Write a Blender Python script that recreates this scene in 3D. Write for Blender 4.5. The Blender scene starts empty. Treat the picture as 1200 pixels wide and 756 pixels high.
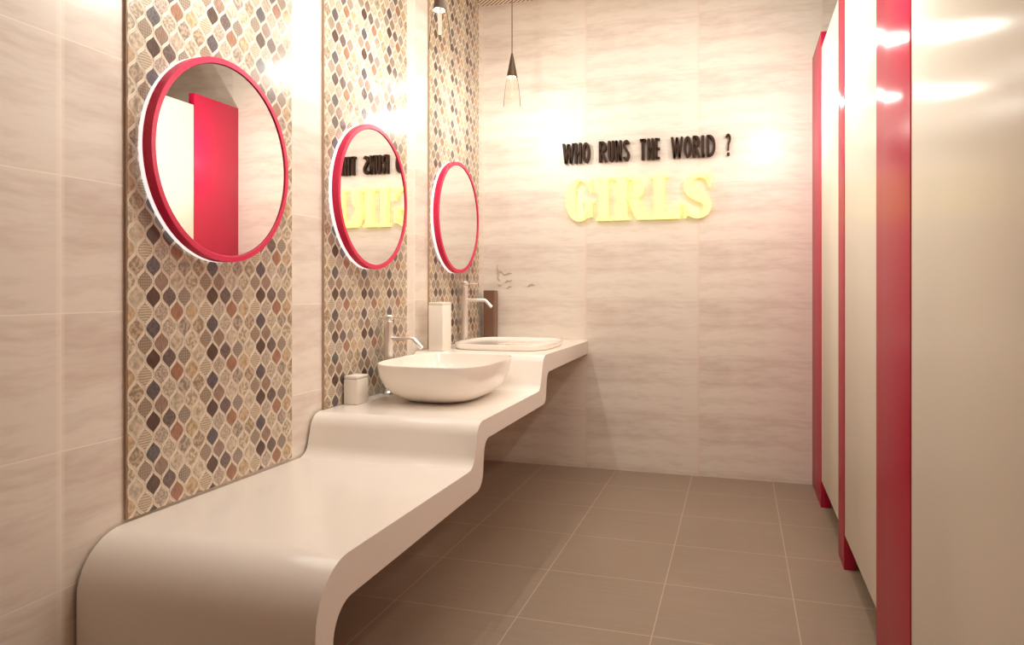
import bpy, bmesh, math, random
from mathutils import Vector, Matrix
random.seed(4)
C = bpy.context.scene
col = C.collection
# All measurements below are in eye heights (1 unit = 1.25 m), heights measured from eye level.
S = 1.25
def P(x, y, z): return Vector((x*S, y*S, (z+1.0)*S))

# ---------------------------------------------------------------- camera
F = 849.0
cam_d = bpy.data.cameras.new('camera'); cam = bpy.data.objects.new('camera', cam_d); col.objects.link(cam)
cam_d.sensor_width = 36.0; cam_d.lens = 36.0*F/1200.0
cam_d.shift_y = -(378-337)/1200.0
cam_d.clip_start = 0.02
cam.location = P(0, 0, 0)
cam.rotation_euler = (math.radians(90), 0, math.atan(266/F))
C.camera = cam
# ---------------------------------------------------------------- world, lights, exposure
w = bpy.data.worlds.new('world'); C.world = w; w.use_nodes = True
w.node_tree.nodes['Background'].inputs[0].default_value = (1, .9, .8, 1)
w.node_tree.nodes['Background'].inputs[1].default_value = 0.0
C.view_settings.view_transform = 'Standard'; C.view_settings.look = 'None'
C.view_settings.exposure = -0.66; C.view_settings.gamma = 1.0; C.view_settings.use_curve_mapping = False
LCOL = (1.0, .975, .885)
ROW_L = 16.5      # main light of each pendant
BULB_L = 5.0      # light inside each cone
ROW_R = 18.5
def lamp(name, x, y, z, power, r=0.0, parent=None):
    d = bpy.data.lights.new(name, 'POINT'); d.energy = power; d.color = LCOL; d.shadow_soft_size = r
    o = bpy.data.objects.new(name, d); o.location = P(x, y, z); col.objects.link(o)
    if parent: o.parent = parent; o.matrix_parent_inverse = Matrix.Translation(parent.location).inverted()
    return o
for yy in (3.42, 2.60, 1.75): lamp('cubicle_side_light', .15, yy, .84, ROW_R)
AREA = 50.0
ad = bpy.data.lights.new('added_ceiling_fill', 'AREA'); ad.shape = 'RECTANGLE'; ad.size = 1.5; ad.size_y = 2.4; ad.energy = AREA; ad.color = LCOL  # soft overhead fill added to lift the ambient level; no panel fixture exists
ao = bpy.data.objects.new('added_ceiling_fill', ad); ao.location = P(-.45, 2.5, 1.62); col.objects.link(ao)
C.cycles.max_bounces = 10; C.cycles.diffuse_bounces = 6; C.cycles.glossy_bounces = 6
C.cycles.transparent_max_bounces = 16
C.cycles.sample_clamp_indirect = 4.0
C.cycles.caustics_reflective = False; C.cycles.caustics_refractive = False

# ---------------------------------------------------------------- material helpers
def srgb(r, g, b):
    f = lambda c: (c/255/12.92) if c/255 <= .04045 else ((c/255+.055)/1.055)**2.4
    return (f(r), f(g), f(b), 1)
class G:
    def __init__(s, name):
        s.m = bpy.data.materials.new(name); s.m.use_nodes = True; s.t = s.m.node_tree; s.n = s.t.nodes; s.l = s.t.links
        s.b = s.n['Principled BSDF']
    def new(s, typ, **k):
        n = s.n.new(typ)
        for a, v in k.items(): setattr(n, a, v)
        return n
    def put(s, sock, v):
        if hasattr(v, 'is_output'): s.l.new(v, sock)
        elif v is not None: sock.default_value = v
    def math(s, op, a, b=None, c=None, clamp=False):
        n = s.new('ShaderNodeMath', operation=op, use_clamp=clamp); s.put(n.inputs[0], a)
        if b is not None: s.put(n.inputs[1], b)
        if c is not None: s.put(n.inputs[2], c)
        return n.outputs[0]
    def xyz(s):
        g = s.new('ShaderNodeNewGeometry'); x = s.new('ShaderNodeSeparateXYZ'); s.l.new(g.outputs['Position'], x.inputs[0])
        return x.outputs
    def vec(s, x, y, z):
        c = s.new('ShaderNodeCombineXYZ'); s.put(c.inputs[0], x); s.put(c.inputs[1], y); s.put(c.inputs[2], z); return c.outputs[0]
    def noise(s, v, scale, detail=3, rough=.5):
        n = s.new('ShaderNodeTexNoise'); s.l.new(v, n.inputs['Vector']); n.inputs['Scale'].default_value = scale
        n.inputs['Detail'].default_value = detail; n.inputs['Roughness'].default_value = rough; return n.outputs[0]
    def mix(s, f, a, b):
        n = s.new('ShaderNodeMix', data_type='RGBA'); s.put(n.inputs[0], f); s.put(n.inputs[6], a); s.put(n.inputs[7], b); return n.outputs[2]
    def ramp(s, v, a, b):   # linear map clamp a..b -> 0..1
        n = s.new('ShaderNodeMapRange'); s.put(n.inputs[0], v); n.inputs[1].default_value = a; n.inputs[2].default_value = b; return n.outputs[0]
    def bump(s, h, strength, dist=.002):
        n = s.new('ShaderNodeBump'); n.inputs['Strength'].default_value = strength; n.inputs['Distance'].default_value = dist
        s.l.new(h, n.inputs['Height']); s.l.new(n.outputs[0], s.b.inputs['Normal'])
    def base(s, c): s.put(s.b.inputs['Base Color'], c)
    def set(s, **k):
        for a, v in k.items(): s.put(s.b.inputs[a.replace('_', ' ')], v)
        return s.m
def plain(name, rgb, rough=.5, metal=0, coat=0, spec=.5, vary=.0):
    g = G(name)
    if vary:
        p = g.new('ShaderNodeTexCoord').outputs['Object']
        n = g.noise(p, 6, 3)
        g.base(g.mix(g.ramp(n, .3, .7), tuple(c*(1-vary) for c in rgb[:3])+(1,), rgb))
    else: g.base(rgb)
    g.b.inputs['Roughness'].default_value = rough; g.b.inputs['Metallic'].default_value = metal
    g.b.inputs['Coat Weight'].default_value = coat; g.b.inputs['Specular IOR Level'].default_value = spec
    return g.m

def wall_tiles(name, axis, u0, uw, ca, cb, jc):
    g = G(name); X = g.xyz(); u = X[axis]; z = X[2]
    uu = g.math('DIVIDE', g.math('SUBTRACT', u, u0*S), uw*S); fu = g.math('FRACT', uu)
    zz = g.math('DIVIDE', g.math('SUBTRACT', z, (1-.0585)*S), .3036*S); fz = g.math('FRACT', zz)
    wob = g.noise(g.vec(g.math('MULTIPLY', fu, 2.4), g.math('MULTIPLY', fz, 1.0), 0.3), 1.6, 2)
    fz2 = g.math('ADD', fz, g.math('MULTIPLY', wob, .10))
    n1 = g.noise(g.vec(g.math('MULTIPLY', fu, 1.8), g.math('MULTIPLY', fz2, 5.0), 1.7), 1.5, 5, .6)
    n2 = g.noise(g.vec(g.math('MULTIPLY', fu, 6.0), g.math('MULTIPLY', fz2, 18.0), 5.1), 1.5, 4, .6)
    # every tile is printed alike: darker brushed streaks towards its upper edge, lighter below
    up = g.math('MULTIPLY', g.ramp(fz, .30, .80), g.ramp(fz, 1.0, .93))
    side = g.ramp(fu, .9, .0)
    v = g.math('ADD', g.math('MULTIPLY', n1, .72), g.math('MULTIPLY', n2, .28))
    v = g.math('ADD', v, g.math('ADD', g.math('MULTIPLY', up, .11), g.math('MULTIPLY', side, .07)))
    c = g.mix(g.ramp(v, .50, .80), ca, cb)
    edge = g.ramp(g.math('MINIMUM', fu, g.math('SUBTRACT', 1.0, fu)), .022, .012)
    c = g.mix(g.math('MULTIPLY', edge, .35), c, jc)
    # joints
    ju = g.math('LESS_THAN', g.math('ABSOLUTE', g.math('SUBTRACT', fu, .0)), .0035)
    jz = g.math('LESS_THAN', fz, .009)
    j = g.math('MAXIMUM', ju, jz)
    c = g.mix(g.math('MULTIPLY', j, .85), c, jc)
    g.base(c)
    g.bump(g.math('SUBTRACT', g.math('MULTIPLY', n1, .12), j), .15, .0015)
    g.set(Roughness=.32); g.b.inputs['Specular IOR Level'].default_value = .45
    return g.m
WALL_A = srgb(231, 222, 211); WALL_B = srgb(208, 192, 181); WALL_J = srgb(250, 240, 228)
M = {}
M['wall_left'] = wall_tiles('stoneware_left', 1, 1.22-.605, .605, WALL_A, WALL_B, WALL_J)
M['wall_back'] = wall_tiles('stoneware_back', 0, -.812-.6055, .6055, WALL_A, WALL_B, srgb(228, 210, 196))
M['wall_plain'] = plain('painted_wall', srgb(228, 214, 200), .6, vary=.06)
# floor
g = G('floor_tiles'); X = g.xyz()
fx = g.math('FRACT', g.math('DIVIDE', g.math('ADD', X[0], (.645+4.05)*S), .405*S))
fy = g.math('FRACT', g.math('DIVIDE', g.math('ADD', X[1], (-2.10+3.855)*S), .3855*S))
gx = g.math('LESS_THAN', fx, .008); gy = g.math('LESS_THAN', fy, .0085); gr = g.math('MAXIMUM', gx, gy)
n = g.noise(g.vec(g.math('MULTIPLY', X[0], 3), g.math('MULTIPLY', X[1], 60), 0), 1.0, 4, .6)
n2 = g.noise(g.vec(X[0], X[1], 0), 2.3, 3)
c = g.mix(g.ramp(g.math('ADD', g.math('MULTIPLY', n, .6), g.math('MULTIPLY', n2, .4)), .35, .65), srgb(140, 122, 106), srgb(149, 131, 115))
g.base(g.mix(gr, c, srgb(184, 164, 146))); g.bump(g.math('SUBTRACT', g.math('MULTIPLY', n, .3), gr), .3, .001)
g.set(Roughness=.42); M['floor'] = g.m
# ceiling: fine diagonal slats
g = G('slatted_ceiling'); X = g.xyz()
s = g.math('FRACT', g.math('DIVIDE', g.math('ADD', X[0], X[1]), .034))
k = g.math('LESS_THAN', s, .42)
g.base(g.mix(k, srgb(226, 206, 182), srgb(96, 74, 54))); g.bump(k, -.5, .004); g.set(Roughness=.5); M['ceiling'] = g.m
M['solid'] = plain('cream_solid_surface', srgb(242, 237, 230), .22, coat=.3)
M['ceramic'] = plain('white_ceramic', srgb(248, 242, 234), .12, coat=.5)
M['box_white'] = plain('white_lacquer', srgb(244, 238, 228), .3)
M['chrome'] = plain('chrome', (1, .98, .95, 1), .3, metal=1)
def laminate(name, rgb, rough):
    g = G(name); g.base(rgb); g.set(Roughness=rough, Anisotropic=.9)
    t = g.new('ShaderNodeCombineXYZ'); t.inputs[0].default_value = 0; t.inputs[1].default_value = 1; t.inputs[2].default_value = 0
    g.l.new(t.outputs[0], g.b.inputs['Tangent']); return g.m
M['pink'] = laminate('pink_laminate', srgb(192, 20, 66), .28)
M['pink_frame'] = plain('pink_frame_lacquer', srgb(212, 24, 78), .34)
M['door'] = laminate('cream_laminate', srgb(246, 237, 222), .28)
M['mirror'] = plain('mirror_silver', (.95, .93, .91, 1), .0, metal=1)
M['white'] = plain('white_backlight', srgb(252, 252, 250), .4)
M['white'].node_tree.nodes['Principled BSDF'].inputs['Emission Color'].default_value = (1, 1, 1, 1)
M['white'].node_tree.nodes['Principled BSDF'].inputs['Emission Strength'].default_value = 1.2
M['bronze'] = plain('dark_bronze', srgb(84, 64, 50), .45, metal=.3)
M['cord'] = plain('brown_cord', srgb(110, 86, 68), .7)
M['letter'] = plain('dark_brown_letter', srgb(56, 36, 25), .6, spec=.2)
M['brown_box'] = plain('brown_glaze', srgb(120, 88, 70), .18)
M['drawn'] = plain('taupe_relief', srgb(196, 178, 158), .5)
M['dark'] = plain('dark_edge', srgb(60, 30, 32), .7)
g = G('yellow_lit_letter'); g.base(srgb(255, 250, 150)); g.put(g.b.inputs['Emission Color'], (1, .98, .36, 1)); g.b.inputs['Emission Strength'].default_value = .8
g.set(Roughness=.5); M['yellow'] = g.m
g = G('bulb'); g.base(srgb(60, 55, 45)); g.put(g.b.inputs['Emission Color'], (1, .86, .6, 1)); g.b.inputs['Emission Strength'].default_value = 1.5; M['bulb'] = g.m
g = G('clear_glass')
tr = g.new('ShaderNodeBsdfTransparent'); tr.inputs[0].default_value = (.97, .95, .92, 1)
gl = g.new('ShaderNodeBsdfGlossy'); gl.inputs['Roughness'].default_value = .03
fr = g.new('ShaderNodeFresnel'); fr.inputs[0].default_value = 1.06
mx = g.new('ShaderNodeMixShader'); g.l.new(fr.outputs[0], mx.inputs[0]); g.l.new(tr.outputs[0], mx.inputs[1]); g.l.new(gl.outputs[0], mx.inputs[2])
g.l.new(mx.outputs[0], g.n['Material Output'].inputs[0]); M['glass'] = g.m
# mosaic tones
def tone(name, rgb, kind):
    g = G('mosaic_'+name); X = g.xyz(); p = g.vec(0, X[1], X[2])
    gm = sum(rgb[:3])/3; rgb = tuple((c*.80+gm*.20)*(.80 if gm > .3 else .92) for c in rgb[:3])+(1,)
    dk = tuple(c*.58 for c in rgb[:3])+(1,); lt = tuple(min(1, c*1.18) for c in rgb[:3])+(1,)
    if kind == 'lines':
        v = g.math('FRACT', g.math('MULTIPLY', g.math('ADD', X[2], g.math('MULTIPLY', g.noise(p, 30), .01)), 125)); f = g.ramp(v, .35, .65)
    elif kind == 'check':
        a = g.math('FRACT', g.math('MULTIPLY', X[2], 110)); b = g.math('FRACT', g.math('MULTIPLY', X[1], 110))
        f = g.math('MULTIPLY', g.ramp(a, .2, .6), g.ramp(b, .2, .6))
    elif kind == 'mottle': f = g.ramp(g.noise(p, 130, 2), .42, .58)
    elif kind == 'flower': f = g.ramp(g.noise(p, 75, 1), .44, .56)
    elif kind == 'wood':
        f = g.ramp(g.noise(g.vec(0, g.math('MULTIPLY', X[1], 6), X[2]), 40, 3), .35, .65)
    else: f = g.ramp(g.noise(p, 60, 3), .35, .65)
    g.base(g.mix(f, dk, lt)); g.bump(f, .15, .001); g.set(Roughness=.28); g.b.inputs['Specular IOR Level'].default_value = .6
    return g.m
TONES = [  # (half column 0..7, row parity): row A, A+half, B, B+half
    tone('dark_brown', srgb(92, 62, 46), 'wood'), tone('charcoal', srgb(116, 94, 86), 'mottle'), tone('grey_pattern', srgb(168, 146, 126), 'check'), tone('cream', srgb(222, 200, 168), 'soft'),
    tone('rose_mottle', srgb(204, 180, 158), 'mottle'), tone('rust', srgb(172, 116, 82), 'wood'), tone('honey', srgb(220, 184, 136), 'soft'), tone('cream_lines', srgb(216, 192, 158), 'lines'),
    tone('ink', srgb(98, 86, 90), 'mottle'), tone('cream_mottle', srgb(212, 190, 162), 'mottle'), tone('grey_flower', srgb(190, 166, 144), 'flower'), tone('tan_cross', srgb(196, 168, 132), 'flower'),
    tone('umber', srgb(160, 126, 104), 'wood'), tone('ivory', srgb(220, 198, 168), 'soft'), tone('ivory_warm', srgb(218, 194, 160), 'flower'), tone('basket', srgb(184, 156, 128), 'check')]
M['grout'] = plain('mosaic_grout', srgb(222, 204, 182), .6)
M['edge'] = plain('mosaic_edge_strip', srgb(176, 150, 126), .5)
M['rim'] = plain('mosaic_tile_rim', srgb(244, 232, 214), .3)

# ---------------------------------------------------------------- object helpers
def tag(o, label=None, cat=None, group=None, kind=None):
    if label: o['label'] = label
    if cat: o['category'] = cat
    if group: o['group'] = group
    if kind: o['kind'] = kind
    return o
def build(name, bm, mats, parent=None, smooth=35):
    me = bpy.data.meshes.new(name)
    bmesh.ops.recalc_face_normals(bm, faces=bm.faces)
    # shift origin to base centre for top-level meshes
    org = Vector((0, 0, 0))
    if parent is None:
        vs = [v.co for v in bm.verts]
        org = Vector(((min(v.x for v in vs)+max(v.x for v in vs))/2, (min(v.y for v in vs)+max(v.y for v in vs))/2, min(v.z for v in vs)))
        bmesh.ops.translate(bm, verts=bm.verts, vec=-org)
    else: bmesh.ops.translate(bm, verts=bm.verts, vec=-parent.location)
    bm.to_mesh(me); bm.free()
    for m in (mats if isinstance(mats, (list, tuple)) else [mats]): me.materials.append(m)
    if smooth:
        me.shade_smooth(); me.set_sharp_from_angle(angle=math.radians(smooth))
    o = bpy.data.objects.new(name, me); col.objects.link(o)
    if parent is None: o.location = org
    else: o.parent = parent
    return o
def empty(name, x, y, z, label, cat, group=None):
    o = bpy.data.objects.new(name, None); col.objects.link(o); o.location = P(x, y, z); o.empty_display_size = .05
    return tag(o, label, cat, group)
def box(bm, x0, x1, y0, y1, z0, z1, bev=0, seg=2, mi=0):
    vs = [bm.verts.new(P(x, y, z)) for x in (x0, x1) for y in (y0, y1) for z in (z0, z1)]
    fs = [bm.faces.new([vs[i] for i in q]) for q in ((0,1,3,2),(4,6,7,5),(0,4,5,1),(2,3,7,6),(0,2,6,4),(1,5,7,3))]
    for f in fs: f.material_index = mi
    if bev:
        es = list({e for f in fs for e in f.edges})
        bmesh.ops.bevel(bm, geom=es, offset=bev*S, segments=seg, affect='EDGES', profile=.5)
    return bm
def frame_of(d):
    d = d.normalized(); a = Vector((0, 0, 1)) if abs(d.z) < .9 else Vector((1, 0, 0))
    u = d.cross(a).normalized(); return u, d.cross(u).normalized()
def tube(bm, pts, r, n=16, cap=True):
    """round tube along pts (unit coords); r a number or list"""
    W = [P(*p) for p in pts]; R = r if isinstance(r, (list, tuple)) else [r]*len(W); rings = []
    for i, p in enumerate(W):
        d = (W[min(i+1, len(W)-1)]-W[max(i-1, 0)])
        if i == 0: u, v = frame_of(d)
        else:
            dn = d.normalized(); u = (u-dn*u.dot(dn)).normalized(); v = dn.cross(u)
        rings.append([bm.verts.new(p+(u*math.cos(2*math.pi*k/n)+v*math.sin(2*math.pi*k/n))*R[i]*S) for k in range(n)])
    for a, b in zip(rings, rings[1:]):
        for k in range(n): bm.faces.new((a[k], a[(k+1) % n], b[(k+1) % n], b[k]))
    if cap: bm.faces.new(rings[0][::-1]); bm.faces.new(rings[-1])
    return bm
def lathe(bm, x, y, prof, n=40, axis='z', closed=False):
    """prof: (r, h) pairs; axis z: around a vertical line; axis x: around a line along x, h is x"""
    rings = []
    for r, h in prof:
        ring = []
        for k in range(n):
            a = 2*math.pi*k/n
            if axis == 'z': ring.append(bm.verts.new(P(x+r*math.cos(a), y+r*math.sin(a), h)))
            else: ring.append(bm.verts.new(P(h, x+r*math.cos(a), y+r*math.sin(a))))
        rings.append(ring)
    if closed: rings.append(rings[0])
    for a, b in zip(rings, rings[1:]):
        for k in range(n): bm.faces.new((a[k], a[(k+1) % n], b[(k+1) % n], b[k]))
    if not closed:
        for rg in (rings[0], rings[-1]):
            if (rg[0].co-rg[n//2].co).length > 1e-6:
                try: bm.faces.new(rg)
                except ValueError: pass
    return bm

# ---------------------------------------------------------------- room shell
XL, XR, YB, YF, ZC = -1.42, 1.75, 3.96, -1.25, 1.63
T = .08
def struct(name, x0, x1, y0, y1, z0, z1, m):
    return tag(build(name, box(bmesh.new(), x0, x1, y0, y1, z0, z1), m, smooth=0), kind='structure')
struct('floor', XL-T, XR+T, YF-T, YB+T, -1-T, -1, M['floor'])
struct('ceiling', XL-T, XR+T, YF-T, YB+T, ZC, ZC+T, M['ceiling'])
struct('wall_left', XL-T, XL, YF-T, YB+T, -1, ZC, M['wall_left'])
struct('wall_right', XR, XR+T, YF-T, YB+T, -1, ZC, M['wall_plain'])
struct('wall_back', XL, XR, YB, YB+T, -1, ZC, M['wall_back'])
struct('wall_front', XL, XR, YF-T, YF, -1, ZC, M['wall_plain'])

# ---------------------------------------------------------------- mosaic panels (arabesque tiles) set into the left wall
def clip_poly(pts, y0, y1, z0, z1):
    def cut(pts, ins, inter):
        out = []
        for i, p in enumerate(pts):
            q = pts[i-1]
            if ins(p):
                if not ins(q): out.append(inter(q, p))
                out.append(p)
            elif ins(q): out.append(inter(q, p))
        return out
    for ax, lim, sg in ((0, y0, 1), (0, y1, -1), (1, z0, 1), (1, z1, -1)):
        if not pts: return pts
        def ins(p): return (p[ax]-lim)*sg >= 0
        def inter(a, b):
            t = (lim-a[ax])/(b[ax]-a[ax]); return tuple(a[k]+(b[k]-a[k])*t for k in range(2))
        pts = cut(pts, ins, inter)
    return pts
TW, TP = .0538, .0788
def ogee(cy, cz, shrink, n=9):
    L = []
    for i in range(-n, n+1):
        t = i/n; wv = TW/4*(1+math.cos(math.pi*t)); L.append((max(wv-shrink, .0004), t*(TP/2-shrink*.9)))
    return [(cy+a, cz+b) for a, b in L]+[(cy-a, cz+b) for a, b in reversed(L)]
def mosaic(idx, y0, y1, off, zlow):
    bm = bmesh.new()
    xb = XL+.0005; 
    box(bm, xb, XL+.006, y0, y1, zlow, ZC, mi=16)
    def poly(pts, x, mi):
        pts = clip_poly(pts, y0+.002, y1-.002, zlow, ZC)
        q = []
        for p in pts:
            if not q or (abs(p[0]-q[-1][0])+abs(p[1]-q[-1][1])) > 1e-5: q.append(p)
        if len(q) > 2 and (abs(q[0][0]-q[-1][0])+abs(q[0][1]-q[-1][1])) < 1e-5: q.pop()
        if len(q) < 3: return
        try: f = bm.faces.new([bm.verts.new(P(x, a, b)) for a, b in q]); f.material_index = mi
        except ValueError: pass
    h0 = int(math.floor((y0-off)/(TW/2)))-1; h1 = int(math.ceil((y1-off)/(TW/2)))+1
    for h in range(h0, h1+1):
        cy = off+h*TW/2; odd = h % 2; cidx = (h//2) % 4
        r0 = int(math.floor((zlow+.0237)/TP))-1; r1 = int(math.ceil((ZC+.0237)/TP))+1
        for r in range(r0, r1+1):
            cz = -.0237+r*TP-(TP/2 if odd else 0); par = r % 2
            mi = (8 if par else 0)+(4 if odd else 0)+cidx
            poly(ogee(cy, cz, .0007), XL+.0075, 17)
            poly(ogee(cy, cz, .0038), XL+.0082, mi)
    box(bm, XL+.0005, XL+.008, y0-.0016, y0-.0002, zlow, ZC, mi=18)
    o = build('trim_%d' % idx, bm, TONES+[M['grout'], M['rim'], M['edge']], smooth=0)
    tag(o, kind='structure')
mosaic(1, 1.393, 2.072, 1.476, -.562)
mosaic(2, 2.266, 2.942, 2.340, -.434)
mosaic(3, 3.187, 3.876, 3.262, -.289)

# ---------------------------------------------------------------- stepped counter
def fillet(pts, n=10):
    out = []
    for i, p in enumerate(pts):
        if len(p) < 3 or p[2] == 0: out.append((p[0], p[1])); continue
        a = Vector(p[:2]); b = Vector(pts[i-1][:2]); c = Vector(pts[i+1][:2]); r = p[2]
        d1 = (b-a).normalized(); d2 = (c-a).normalized(); ang = d1.angle(d2); tl = r/math.tan(ang/2)
        s = a+d1*tl; e = a+d2*tl
        cen = a+(d1+d2).normalized()*(r/math.sin(ang/2))
        a0 = math.atan2(s.y-cen.y, s.x-cen.x); a1 = math.atan2(e.y-cen.y, e.x-cen.x); da = (a1-a0+math.pi) % (2*math.pi)-math.pi
        for k in range(n+1): out.append((cen.x+r*math.cos(a0+da*k/n), cen.y+r*math.sin(a0+da*k/n)))
    return out
top = fillet([(1.252, -1), (1.252, -.567, .125), (2.150, -.574, .055), (2.190, -.4355, .060), (2.945, -.4355, .045), (3.012, -.2915, .055), (YB-.001, -.2915)])
bot = fillet([(1.318, -1), (1.318, -.664, .075), (2.232, -.654, .060), (2.250, -.5015, .050), (3.040, -.5015, .040), (3.068, -.3700, .050), (YB-.001, -.3700)])
outline = top+bot[::-1]
bm = bmesh.new(); xa, xb = XL+.0095, -.80
A = [bm.verts.new(P(xa, y, z)) for y, z in outline]; B = [bm.verts.new(P(xb, y, z)) for y, z in outline]
N = len(outline)
for i in range(N): bm.faces.new((A[i], A[(i+1) % N], B[(i+1) % N], B[i]))
bm.faces.new(A); fB = bm.faces.new(B[::-1])
bmesh.ops.bevel(bm, geom=list(fB.edges), offset=.008, segments=3, affect='EDGES', profile=.5)
bmesh.ops.triangulate(bm, faces=[f for f in bm.faces if len(f.verts) > 4])
tag(build('stepped_counter', bm, M['solid'], smooth=30), 'cream solid surface counter stepping up from a low bench to two basin levels', 'counter')

# ---------------------------------------------------------------- basins
def superloop(cx, cy, a, b, n, z, N=72):
    r = []
    for k in range(N):
        t = 2*math.pi*k/N; c_, s_ = math.cos(t), math.sin(t)
        r.append(P(cx+a*math.copysign(abs(c_)**(2/n), c_), cy+b*math.copysign(abs(s_)**(2/n), s_), z))
    return r
def basin(cx, cy, a, b, z0, levels, label, group):
    e = empty('wash_basin', cx, cy, z0, label, 'wash basin', group)
    bm = bmesh.new(); rings = [[bm.verts.new(p) for p in superloop(cx, cy, a*s, b*s, n, z0+h)] for s, h, n in levels]
    K = len(rings[0])
    for p, q in zip(rings, rings[1:]):
        for k in range(K): bm.faces.new((p[k], p[(k+1) % K], q[(k+1) % K], q[k]))
    bm.faces.new(rings[0][::-1]); bm.faces.new(rings[-1])
    build('bowl', bm, M['ceramic'], e, smooth=60)
    zi = z0+levels[-1][1]
    build('drain', lathe(bmesh.new(), cx, cy, [(.022, zi), (.022, zi+.003), (.018, zi+.005), (.001, zi+.006)]), M['chrome'], e)
    return e
H = .1500
tall = [(.52, 0, 2.5), (.57, .002, 2.6), (.66, .009, 2.8), (.78, .026, 3.0), (.875, .048, 3.2), (.94, .074, 3.3), (.975, .100, 3.4), (.992, .125, 3.5), (1.0, H-.004, 3.5),
        (.998, H-.001, 3.5), (.990, H, 3.5), (.980, H-.001, 3.5), (.974, H-.006, 3.5), (.955, .115, 3.3), (.90, .07, 3.1), (.80, .04, 2.9), (.5, .025, 2.6), (.2, .022, 2.2)]
basin(-1.106, 2.675, .222, .298, -.4350, tall, 'large oval white ceramic vessel basin on the middle counter level, nearest the camera', 'vessel basins')
low = [(.955, 0, 3.6), (.975, .002, 3.6), (.99, .010, 3.6), (1.0, .020, 3.6), (1.0, .0255, 3.6), (.997, .0270, 3.6), (.990, .0275, 3.6), (.975, .0265, 3.6), (.955, .018, 3.6), (.85, .011, 3.2), (.4, .008, 2.4), (.2, .008, 2.2)]
basin(-1.080, 3.42, .240, .272, -.2910, low, 'shallow white rectangular basin on the highest counter level by the back wall', 'vessel basins')

# ---------------------------------------------------------------- taps
def tap(x, y, z0, label):
    e = empty('basin_tap', x, y, z0, label, 'tap', 'tall chrome basin taps')
    r = .0185
    build('body', lathe(bmesh.new(), x, y, [(.024, z0), (.024, z0+.006), (.018, z0+.012), (r, z0+.03), (r, z0+.296), (r*.8, z0+.300)]), M['chrome'], e)
    zs = z0+.226
    build('spout', tube(bmesh.new(), [(x+.008, y, zs), (x+.10, y, zs), (x+.112, y, zs-.001), (x+.120, y, zs-.006), (x+.150, y, zs-.036)], .0085), M['chrome'], e)
    bm = bmesh.new()
    lathe(bm, x, y, [(r*.96, z0+.302), (r, z0+.305), (r, z0+.318), (r*.8, z0+.322)])
    tube(bm, [(x-.034, y, z0+.311), (x-.012, y, z0+.311)], .0035, 10); tube(bm, [(x+.01, y, z0+.311), (x+.07, y, z0+.311)], .0035, 10)
    build('lever', bm, M['chrome'], e)
tap(-1.373, 2.685, -.435, 'chrome pillar tap beside the large vessel basin')
tap(-1.373, 3.550, -.291, 'chrome pillar tap behind the shallow basin near the back wall')

# ---------------------------------------------------------------- boxes on the counter
def lidded(name, x0, x1, y0, y1, z0, z1, label, cat, m, lid=.012, slot=True):
    e = empty(name, (x0+x1)/2, (y0+y1)/2, z0, label, cat)
    build('body', box(bmesh.new(), x0, x1, y0, y1, z0, z1-lid, .004), m, e)
    bm = box(bmesh.new(), x0+.001, x1-.001, y0+.001, y1-.001, z1-lid+.0008, z1, .003)
    build('lid', bm, m, e)
    if slot:
        cx, cy = (x0+x1)/2, (y0+y1)/2
        build('pump', lathe(bmesh.new(), cx, cy, [(.010, z1), (.010, z1+.004), (.004, z1+.006), (.001, z1+.0062)]), M['chrome'], e)
lidded('square_holder', -1.405, -1.348, 2.386, 2.473, -.4350, -.329, 'small white cube shaped holder at the front of the middle counter level', 'box', M['box_white'], slot=False)
lidded('tall_dispenser', -1.366, -1.294, 3.070, 3.176, -.2910, -.068, 'tall white rectangular dispenser standing between the two basins', 'dispenser', M['box_white'])
e = empty('square_vase', -1.348, 3.90, -.291, 'tall dark brown square vase standing against the back wall behind the far tap', 'vase')
bm = bmesh.new()
def sqring(h, q, n=8.0): return [bm.verts.new(p) for p in superloop(-1.350, 3.905, q, q, n, h, 48)]
rg = [sqring(h, q) for h, q in [(-.291, .030), (-.286, .033), (-.024, .035), (-.018, .0345), (-.016, .032), (-.020, .029), (-.26, .028)]]
for p, q in zip(rg, rg[1:]):
    for k in range(48): bm.faces.new((p[k], p[(k+1) % 48], q[(k+1) % 48], q[k]))
bm.faces.new(rg[0][::-1]); bm.faces.new(rg[-1])
build('body', bm, M['brown_box'], e, smooth=40)

# ---------------------------------------------------------------- pale relief marks on the back wall
def back(u, v, y=YB):      # picture measure of the wall converted once to wall position
    th = math.atan(266/F); X = (u-600)/F; dx = X*math.cos(th)-math.sin(th); dy = X*math.sin(th)+math.cos(th)
    return (dx*y/dy, y, -(v-337)/F*y/dy)
def relief(strokes, label):
    bm = bmesh.new()
    for st in strokes: tube(bm, [(back(u, v)[0], YB-.0028, back(u, v)[2]) for u, v in st], [.0022]+[.0042]*(len(st)-2)+[.0018], 8)
    tag(build('wall_ornament', bm, M['drawn']), label, 'ornament', 'faint curled ornaments on the back wall')
relief([[(583.5, 310), (583.6, 314), (584.5, 318), (586, 320)], [(582.6, 319), (585, 322), (583.5, 326), (586, 329)], [(584, 333), (587, 335), (588, 333)],
        [(586, 317), (589, 319), (591, 322), (594, 321), (597, 320), (600, 320.5)], [(592, 331), (595, 328.5), (597.5, 329.5), (600, 328)], [(594, 338.5), (597, 335.5), (600, 336)]],
       'faint taupe cluster of curls on the back wall above the brown vase')
relief([[(618.5, 336), (621, 333.5), (624, 333), (627, 334.5)]], 'single faint taupe curl on the back wall right of the cluster of curls')

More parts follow.
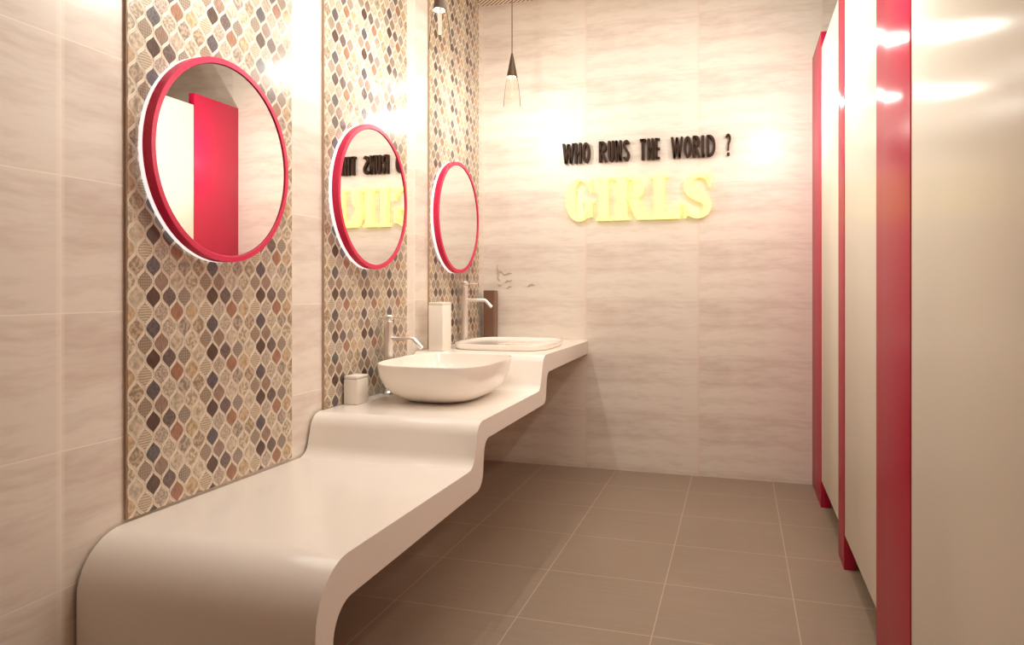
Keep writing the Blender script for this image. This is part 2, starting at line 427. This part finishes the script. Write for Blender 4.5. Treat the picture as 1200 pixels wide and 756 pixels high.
# ---------------------------------------------------------------- round mirrors
def mirror(cy, cz, r, label):
    e = empty('round_mirror', XL+.01, cy, cz-r, label, 'mirror', 'round pink framed mirrors')
    x0, x1 = XL+.0095, XL+.050
    build('backing', lathe(bmesh.new(), cy, cz, [(r*.95, x0), (r*1.0, x0+.001), (r*1.0, x0+.012), (r*.98, x0+.0128)], 96, 'x'), M['white'], e, smooth=30)
    fw = .0165
    build('frame', lathe(bmesh.new(), cy, cz, [(r-fw, x0+.013), (r-.001, x0+.013), (r, x0+.014), (r, x1-.0015), (r-.0015, x1), (r-fw+.001, x1), (r-fw, x1-.001)], 128, 'x', closed=True), M['pink_frame'], e, smooth=30)
    build('glass', lathe(bmesh.new(), cy, cz, [(r-fw-.0005, x1-.012), (r-fw-.0005, x1-.005), (r-fw-.002, x1-.004)], 96, 'x'), M['mirror'], e, smooth=20)
mirror(1.708, .3545, .2835, 'large round pink framed mirror above the low bench, reflecting a pink post')
mirror(2.575, .356, .2835, 'round pink framed mirror above the large vessel basin, reflecting the wall lettering')
mirror(3.480, .359, .285, 'round pink framed mirror farthest back, above the shallow basin')

# ---------------------------------------------------------------- pendants
def pendant(x, y, label):
    zr, zt, zb = 1.059, 1.176, .912
    e = empty('pendant_lamp', x, y, zb, label, 'pendant lamp', 'cone pendant lamps over the counter')
    build('ceiling_rose', lathe(bmesh.new(), x, y, [(.03, ZC-.0005), (.03, ZC-.012), (.004, ZC-.018)]), M['bronze'], e)
    build('cord', tube(bmesh.new(), [(x, y, ZC-.018), (x, y, zt)], .0028, 8), M['cord'], e)
    build('cone_cap', lathe(bmesh.new(), x, y, [(.003, zt+.004), (.005, zt), (.0265, zr+.006), (.0285, zr+.003), (.0285, zr), (.0255, zr), (.022, zr+.008), (.004, zt-.012)]), M['bronze'], e, smooth=40)
    pr = [(.024, zr+.002), (.030, zr-.02), (.036, zr-.06), (.041, zr-.11), (.043, zr-.135), (.044, zb)]
    bm = bmesh.new(); n = 40
    rings = [[bm.verts.new(P(x+r*math.cos(2*math.pi*k/n), y+r*math.sin(2*math.pi*k/n), z)) for k in range(n)] for r, z in pr]
    for a, b in zip(rings, rings[1:]):
        for k in range(n): bm.faces.new((a[k], a[(k+1) % n], b[(k+1) % n], b[k]))
    build('glass_shade', bm, M['glass'], e, smooth=60)
    build('bulb', lathe(bmesh.new(), x, y, [(.007, zr+.01), (.007, .975), (.005, .968), (.001, .966)], 16), M['bulb'], e)
    lamp('pendant_light', x, y, .88, ROW_L, parent=e)
    lamp('bulb_light', x-.011, y, zr-.003, BULB_L, r=0.0, parent=e)
pendant(-1.09, 3.480, 'dark cone pendant lamp with clear glass, farthest, whole in view before the back wall')
pendant(-1.09, 2.558, 'dark cone pendant lamp with clear glass, cut by the top of the picture')
pendant(-1.09, 1.640, 'dark cone pendant lamp hanging above the nearest mirror over the low bench')

# ---------------------------------------------------------------- cubicles
XF = .355
def post(y0, y1, label):
    e = empty('cubicle_post', XF+.02, (y0+y1)/2, -1, label, 'post', 'pink cubicle posts')
    build('panel', box(bmesh.new(), XF, XF+.040, y0, y1, -1, 1.163, .0012, 2), M['pink'], e)
def partition(y):
    tag(build('cubicle_partition', box(bmesh.new(), XF+.042, XR-.001, y-.008, y+.008, -.878, 1.09, .001), M['door']), 'cream cubicle partition running back behind the post', 'partition', 'cubicle partitions')
post(3.560, YB-.001, 'wide pink cubicle post against the back wall')
post(2.800, 2.955, 'narrow pink cubicle post between two cream doors')
post(1.764, 2.170, 'wide pink cubicle post nearest the camera')
post(.84, .99, 'narrow pink cubicle post at the near end of the closest cream door')
post(-.20, .205, 'wide pink cubicle post behind the camera')
def door(y0, y1, label, hinge_far=True):
    e = empty('cubicle_door', XF+.012, (y0+y1)/2, -.878, label, 'door', 'cream cubicle doors')
    build('panel', box(bmesh.new(), XF+.0025, XF+.020, y0+.0025, y1-.0025, -.878, 1.09, .0012, 2), M['door'], e)
    yk = y1-.02 if hinge_far else y0+.02
    for z in (-.6, .1, .8):
        build('hinge', box(bmesh.new(), XF+.0205, XF+.032, yk-.012, yk+.0195, z-.03, z+.03, .002), M['chrome'], e)
door(2.955, 3.560, 'cream cubicle door farthest away, next to the back wall post')
door(2.170, 2.800, 'cream cubicle door in the middle, between the narrow and the near wide pink post')
door(.99, 1.764, 'cream cubicle door closest, filling the right edge of the picture')
door(.205, .84, 'cream cubicle door beside the camera')
for y in (3.76, 2.877, 1.967, .915, 0.0): partition(y)

# ---------------------------------------------------------------- lettering
YL0, YL1 = 3.932, YB-.001
def prism(bm, pts, y0, y1):
    a = [bm.verts.new(P(x, y0, z)) for x, z in pts]; b = [bm.verts.new(P(x, y1, z)) for x, z in pts]; n = len(pts)
    bm.faces.new(a); bm.faces.new(b[::-1])
    for i in range(n): bm.faces.new((a[i], b[i], b[(i+1) % n], a[(i+1) % n]))
def ribbon(bm, pts, hw, y0, y1, close=False):
    n = len(pts); Lf, Rt = [], []
    H_ = hw if isinstance(hw, (list, tuple)) else [hw]*n
    for i in range(n):
        p = Vector(pts[i]); a = Vector(pts[i-1]) if (i or close) else p; b = Vector(pts[(i+1) % n]) if (i < n-1 or close) else p
        d1 = (p-a).normalized() if (p-a).length > 1e-9 else (b-p).normalized(); d2 = (b-p).normalized() if (b-p).length > 1e-9 else d1
        nn = (Vector((-d1.y, d1.x))+Vector((-d2.y, d2.x)))
        nn.normalize(); k = 1/max(.5, nn.dot(Vector((-d1.y, d1.x))))
        Lf.append(p+nn*H_[i]*k); Rt.append(p-nn*H_[i]*k)
    m = n if close else n-1
    va = [[bm.verts.new(P(q.x, yy, q.y)) for q in arr] for yy in (y0, y1) for arr in (Lf, Rt)]
    for i in range(m):
        j = (i+1) % n
        for q in ((va[0][i], va[0][j], va[1][j], va[1][i]), (va[2][i], va[3][i], va[3][j], va[2][j]), (va[0][i], va[2][i], va[2][j], va[0][j]), (va[1][i], va[1][j], va[3][j], va[3][i])):
            bm.faces.new(q)
    if not close:
        for i in (0, n-1): bm.faces.new((va[0][i], va[1][i], va[3][i], va[2][i]))
def arc(cx, cy, rx, ry, a0, a1, n=14): return [(cx+rx*math.cos(math.radians(a0+(a1-a0)*k/n)), cy+ry*math.sin(math.radians(a0+(a1-a0)*k/n))) for k in range(n+1)]
def dark_letter(ch, x0, x1, label):
    z0, z1 = .688, .801; w, h = x1-x0, z1-z0; s = .0066; bm = bmesh.new()
    def R(pts, k=1.0, close=False): ribbon(bm, [(x0+s+a*(w-2*s), z0+b*h) for a, b in pts], s*k, YL0, YL1, close)
    t = s/h      # stroke half width as a fraction of the height
    if ch == 'W': R([(0, 1), (.24, t*.2)], .95); R([(.24, t*.2), (.5, .97)], .8); R([(.5, .97), (.76, t*.2)], .95); R([(.76, t*.2), (1, 1)], .8)
    if ch == 'H': R([(0, 0), (0, 1)]); R([(1, 0), (1, 1)]); R([(0, .48), (1, .48)], .9)
    if ch == 'O': R(arc(.5, .5, .5, .5-t, 0, 360, 30)[:-1], 1, True)
    if ch == 'R': R([(0, 0), (0, 1)]); R([(0, 1-t)]+arc(.40, .73, .48, .27-t, 90, -90)+[(0, .46+t)]); R([(.35, .46), (.98, 0)], 1.05)
    if ch == 'U': R([(0, 1), (0, .28)]+arc(.5, .28, .5, .28-t, 180, 360)+[(1, 1)])
    if ch == 'N': R([(0, 0), (0, 1)], .9); R([(1, 0), (1, 1)], .9); R([(0, .98), (1, .02)], .9)
    if ch == 'S': R(arc(.52, .76, .46, .24-t, 20, 250, 16)+arc(.48, .26, .46, .26-t, 70, -160, 16))
    if ch == 'T': R([(.5, 0), (.5, 1)], 1.1); R([(-.13, 1-t), (1.13, 1-t)], 1)
    if ch == 'E': R([(0, 0), (0, 1)], 1.1); [R([(0, q), (1.15, q)], .85) for q in (t, .5, 1-t)]
    if ch == 'L': R([(0, 0), (0, 1)], 1.1); R([(0, t), (1.2, t)], .95)
    if ch == 'D': R([(0, 0), (0, 1)], 1.1); R([(0, 1-t)]+arc(.25, .5, .75, .5-t, 90, -90, 18)+[(0, t)])
    if ch == '?':
        R(arc(.45, .80, .75, .17, 165, -40, 12)+[(.55, .55), (.42, .26)], .62)
        prism(bm, [(x0+.5*w+.0075*math.cos(q*.3927), z0+.0078+.0078*math.sin(q*.3927)) for q in range(16)], YL0, YL1)
    tag(build('dark_letter', bm, M['letter'], smooth=30), label, 'letter', 'dark brown letters on the back wall')
for ch, a, b, lab in [
    ('W', -.940, -.872, 'dark brown letter W, leftmost, beginning the word WHO'), ('H', -.870, -.832, 'dark brown letter H in the word WHO'), ('O', -.827, -.784, 'dark brown letter O ending the word WHO'),
    ('R', -.734, -.688, 'dark brown letter R beginning the word RUNS'), ('U', -.684, -.650, 'dark brown letter U in the word RUNS'), ('N', -.645, -.609, 'dark brown letter N in the word RUNS'), ('S', -.604, -.564, 'dark brown letter S ending the word RUNS'),
    ('T', -.514, -.475, 'dark brown letter T beginning the word THE'), ('H', -.471, -.437, 'dark brown letter H in the word THE'), ('E', -.431, -.401, 'dark brown letter E ending the word THE'),
    ('W', -.347, -.283, 'dark brown letter W beginning the word WORLD'), ('O', -.280, -.239, 'dark brown letter O in the word WORLD'), ('R', -.234, -.193, 'dark brown letter R in the word WORLD'), ('L', -.189, -.166, 'dark brown letter L in the word WORLD'), ('D', -.162, -.117, 'dark brown letter D ending the word WORLD'),
    ('?', -.066, -.040, 'dark brown question mark at the right end of the upper line')]: dark_letter(ch, a, b, lab)
def yellow_letter(ch, x0, x1, label):
    z0, z1 = .367, .602; w, h = x1-x0, z1-z0; bm = bmesh.new()
    q = lambda pts: [(x0+a*w, z0+b*h) for a, b in pts]
    Pm = lambda pts: prism(bm, q(pts), YL0, YL1)
    if ch == 'I':
        Pm([(0, 0), (1, 0), (1, .045), (.80, .07), (.80, .93), (1, .955), (1, 1), (0, 1), (0, .955), (.20, .93), (.20, .07), (0, .045)])
    if ch == 'L':
        Pm([(0, 0), (.96, 0), (1, .36), (.945, .36), (.86, .18), (.72, .085), (.46, .075), (.46, .93), (.60, .955), (.60, 1), (0, 1), (0, .955), (.13, .93), (.13, .07), (0, .045)])
    if ch == 'R':
        Pm([(0, 0), (.46, 0), (.46, .045), (.39, .07), (.39, .93), (.39, 1), (0, 1), (0, .955), (.12, .93), (.12, .07), (0, .045)])
        ribbon(bm, q([(.36, .965), (.48, .965)]+arc(.50, .735, .215, .225, 80, -80, 14)+[(.48, .505), (.36, .500)]), [.035*h]*2+[h*(.035+.085*math.sin(math.pi*k/14)) for k in range(15)]+[.035*h]*2, YL0, YL1)
        Pm([(.44, .52), (.70, .50), (.92, .09), (1.0, .045), (1.0, 0), (.68, 0), (.60, .09), (.44, .44)])
    if ch == 'G':
        n = 30; pts = []; hw = []
        for k in range(n+1):
            a = 42+(322-42)*k/n; ca = math.cos(math.radians(a)); sa = math.sin(math.radians(a))
            t_ = .016*h+.074*h*max(0, -ca)**1.1+.012*h
            pts.append((x0+.47*w+(.47*w-t_)*ca, z0+.5*h+(.5*h-t_*.9)*sa)); hw.append(t_)
        ribbon(bm, pts, hw, YL0, YL1)
        Pm([(.86, .66), (.91, .66), (.91, .99), (.87, .99), (.82, .91), (.74, .90), (.82, .80)])
        Pm([(.68, 0.06), (.92, .10), (.92, .40), (1.0, .425), (1.0, .465), (.57, .465), (.57, .425), (.68, .40)])
    if ch == 'S':
        path = arc(.53, .745, .37, .215, 28, 255, 18)+arc(.47, .265, .37, .225, 75, -152, 18); n = len(path)
        hw = []
        for k in range(n):
            f = k/(n-1); hw.append(h*(.030+.085*math.exp(-((f-.5)/.17)**2)+.030*math.exp(-((f-.25)/.12)**2)+.030*math.exp(-((f-.75)/.12)**2)))
        ribbon(bm, q(path), hw, YL0, YL1)
        Pm([(.88, .68), (.94, .68), (.94, 1.02), (.89, 1.02), (.84, .94), (.76, .93), (.84, .80)])
        Pm([(.04, -.0), (.09, .0), (.15, .06), (.24, .06), (.15, .2), (.10, .34), (.04, .34)])
    tag(build('yellow_letter', bm, M['yellow'], smooth=30), label, 'letter', 'glowing yellow letters on the back wall')
for ch, a, b in [('G', -.918, -.760), ('I', -.747, -.667), ('R', -.658, -.461), ('L', -.457, -.294), ('S', -.285, -.134)]:
    yellow_letter(ch, a, b, 'glowing pale yellow serif letter %s of the word GIRLS on the back wall' % ch)
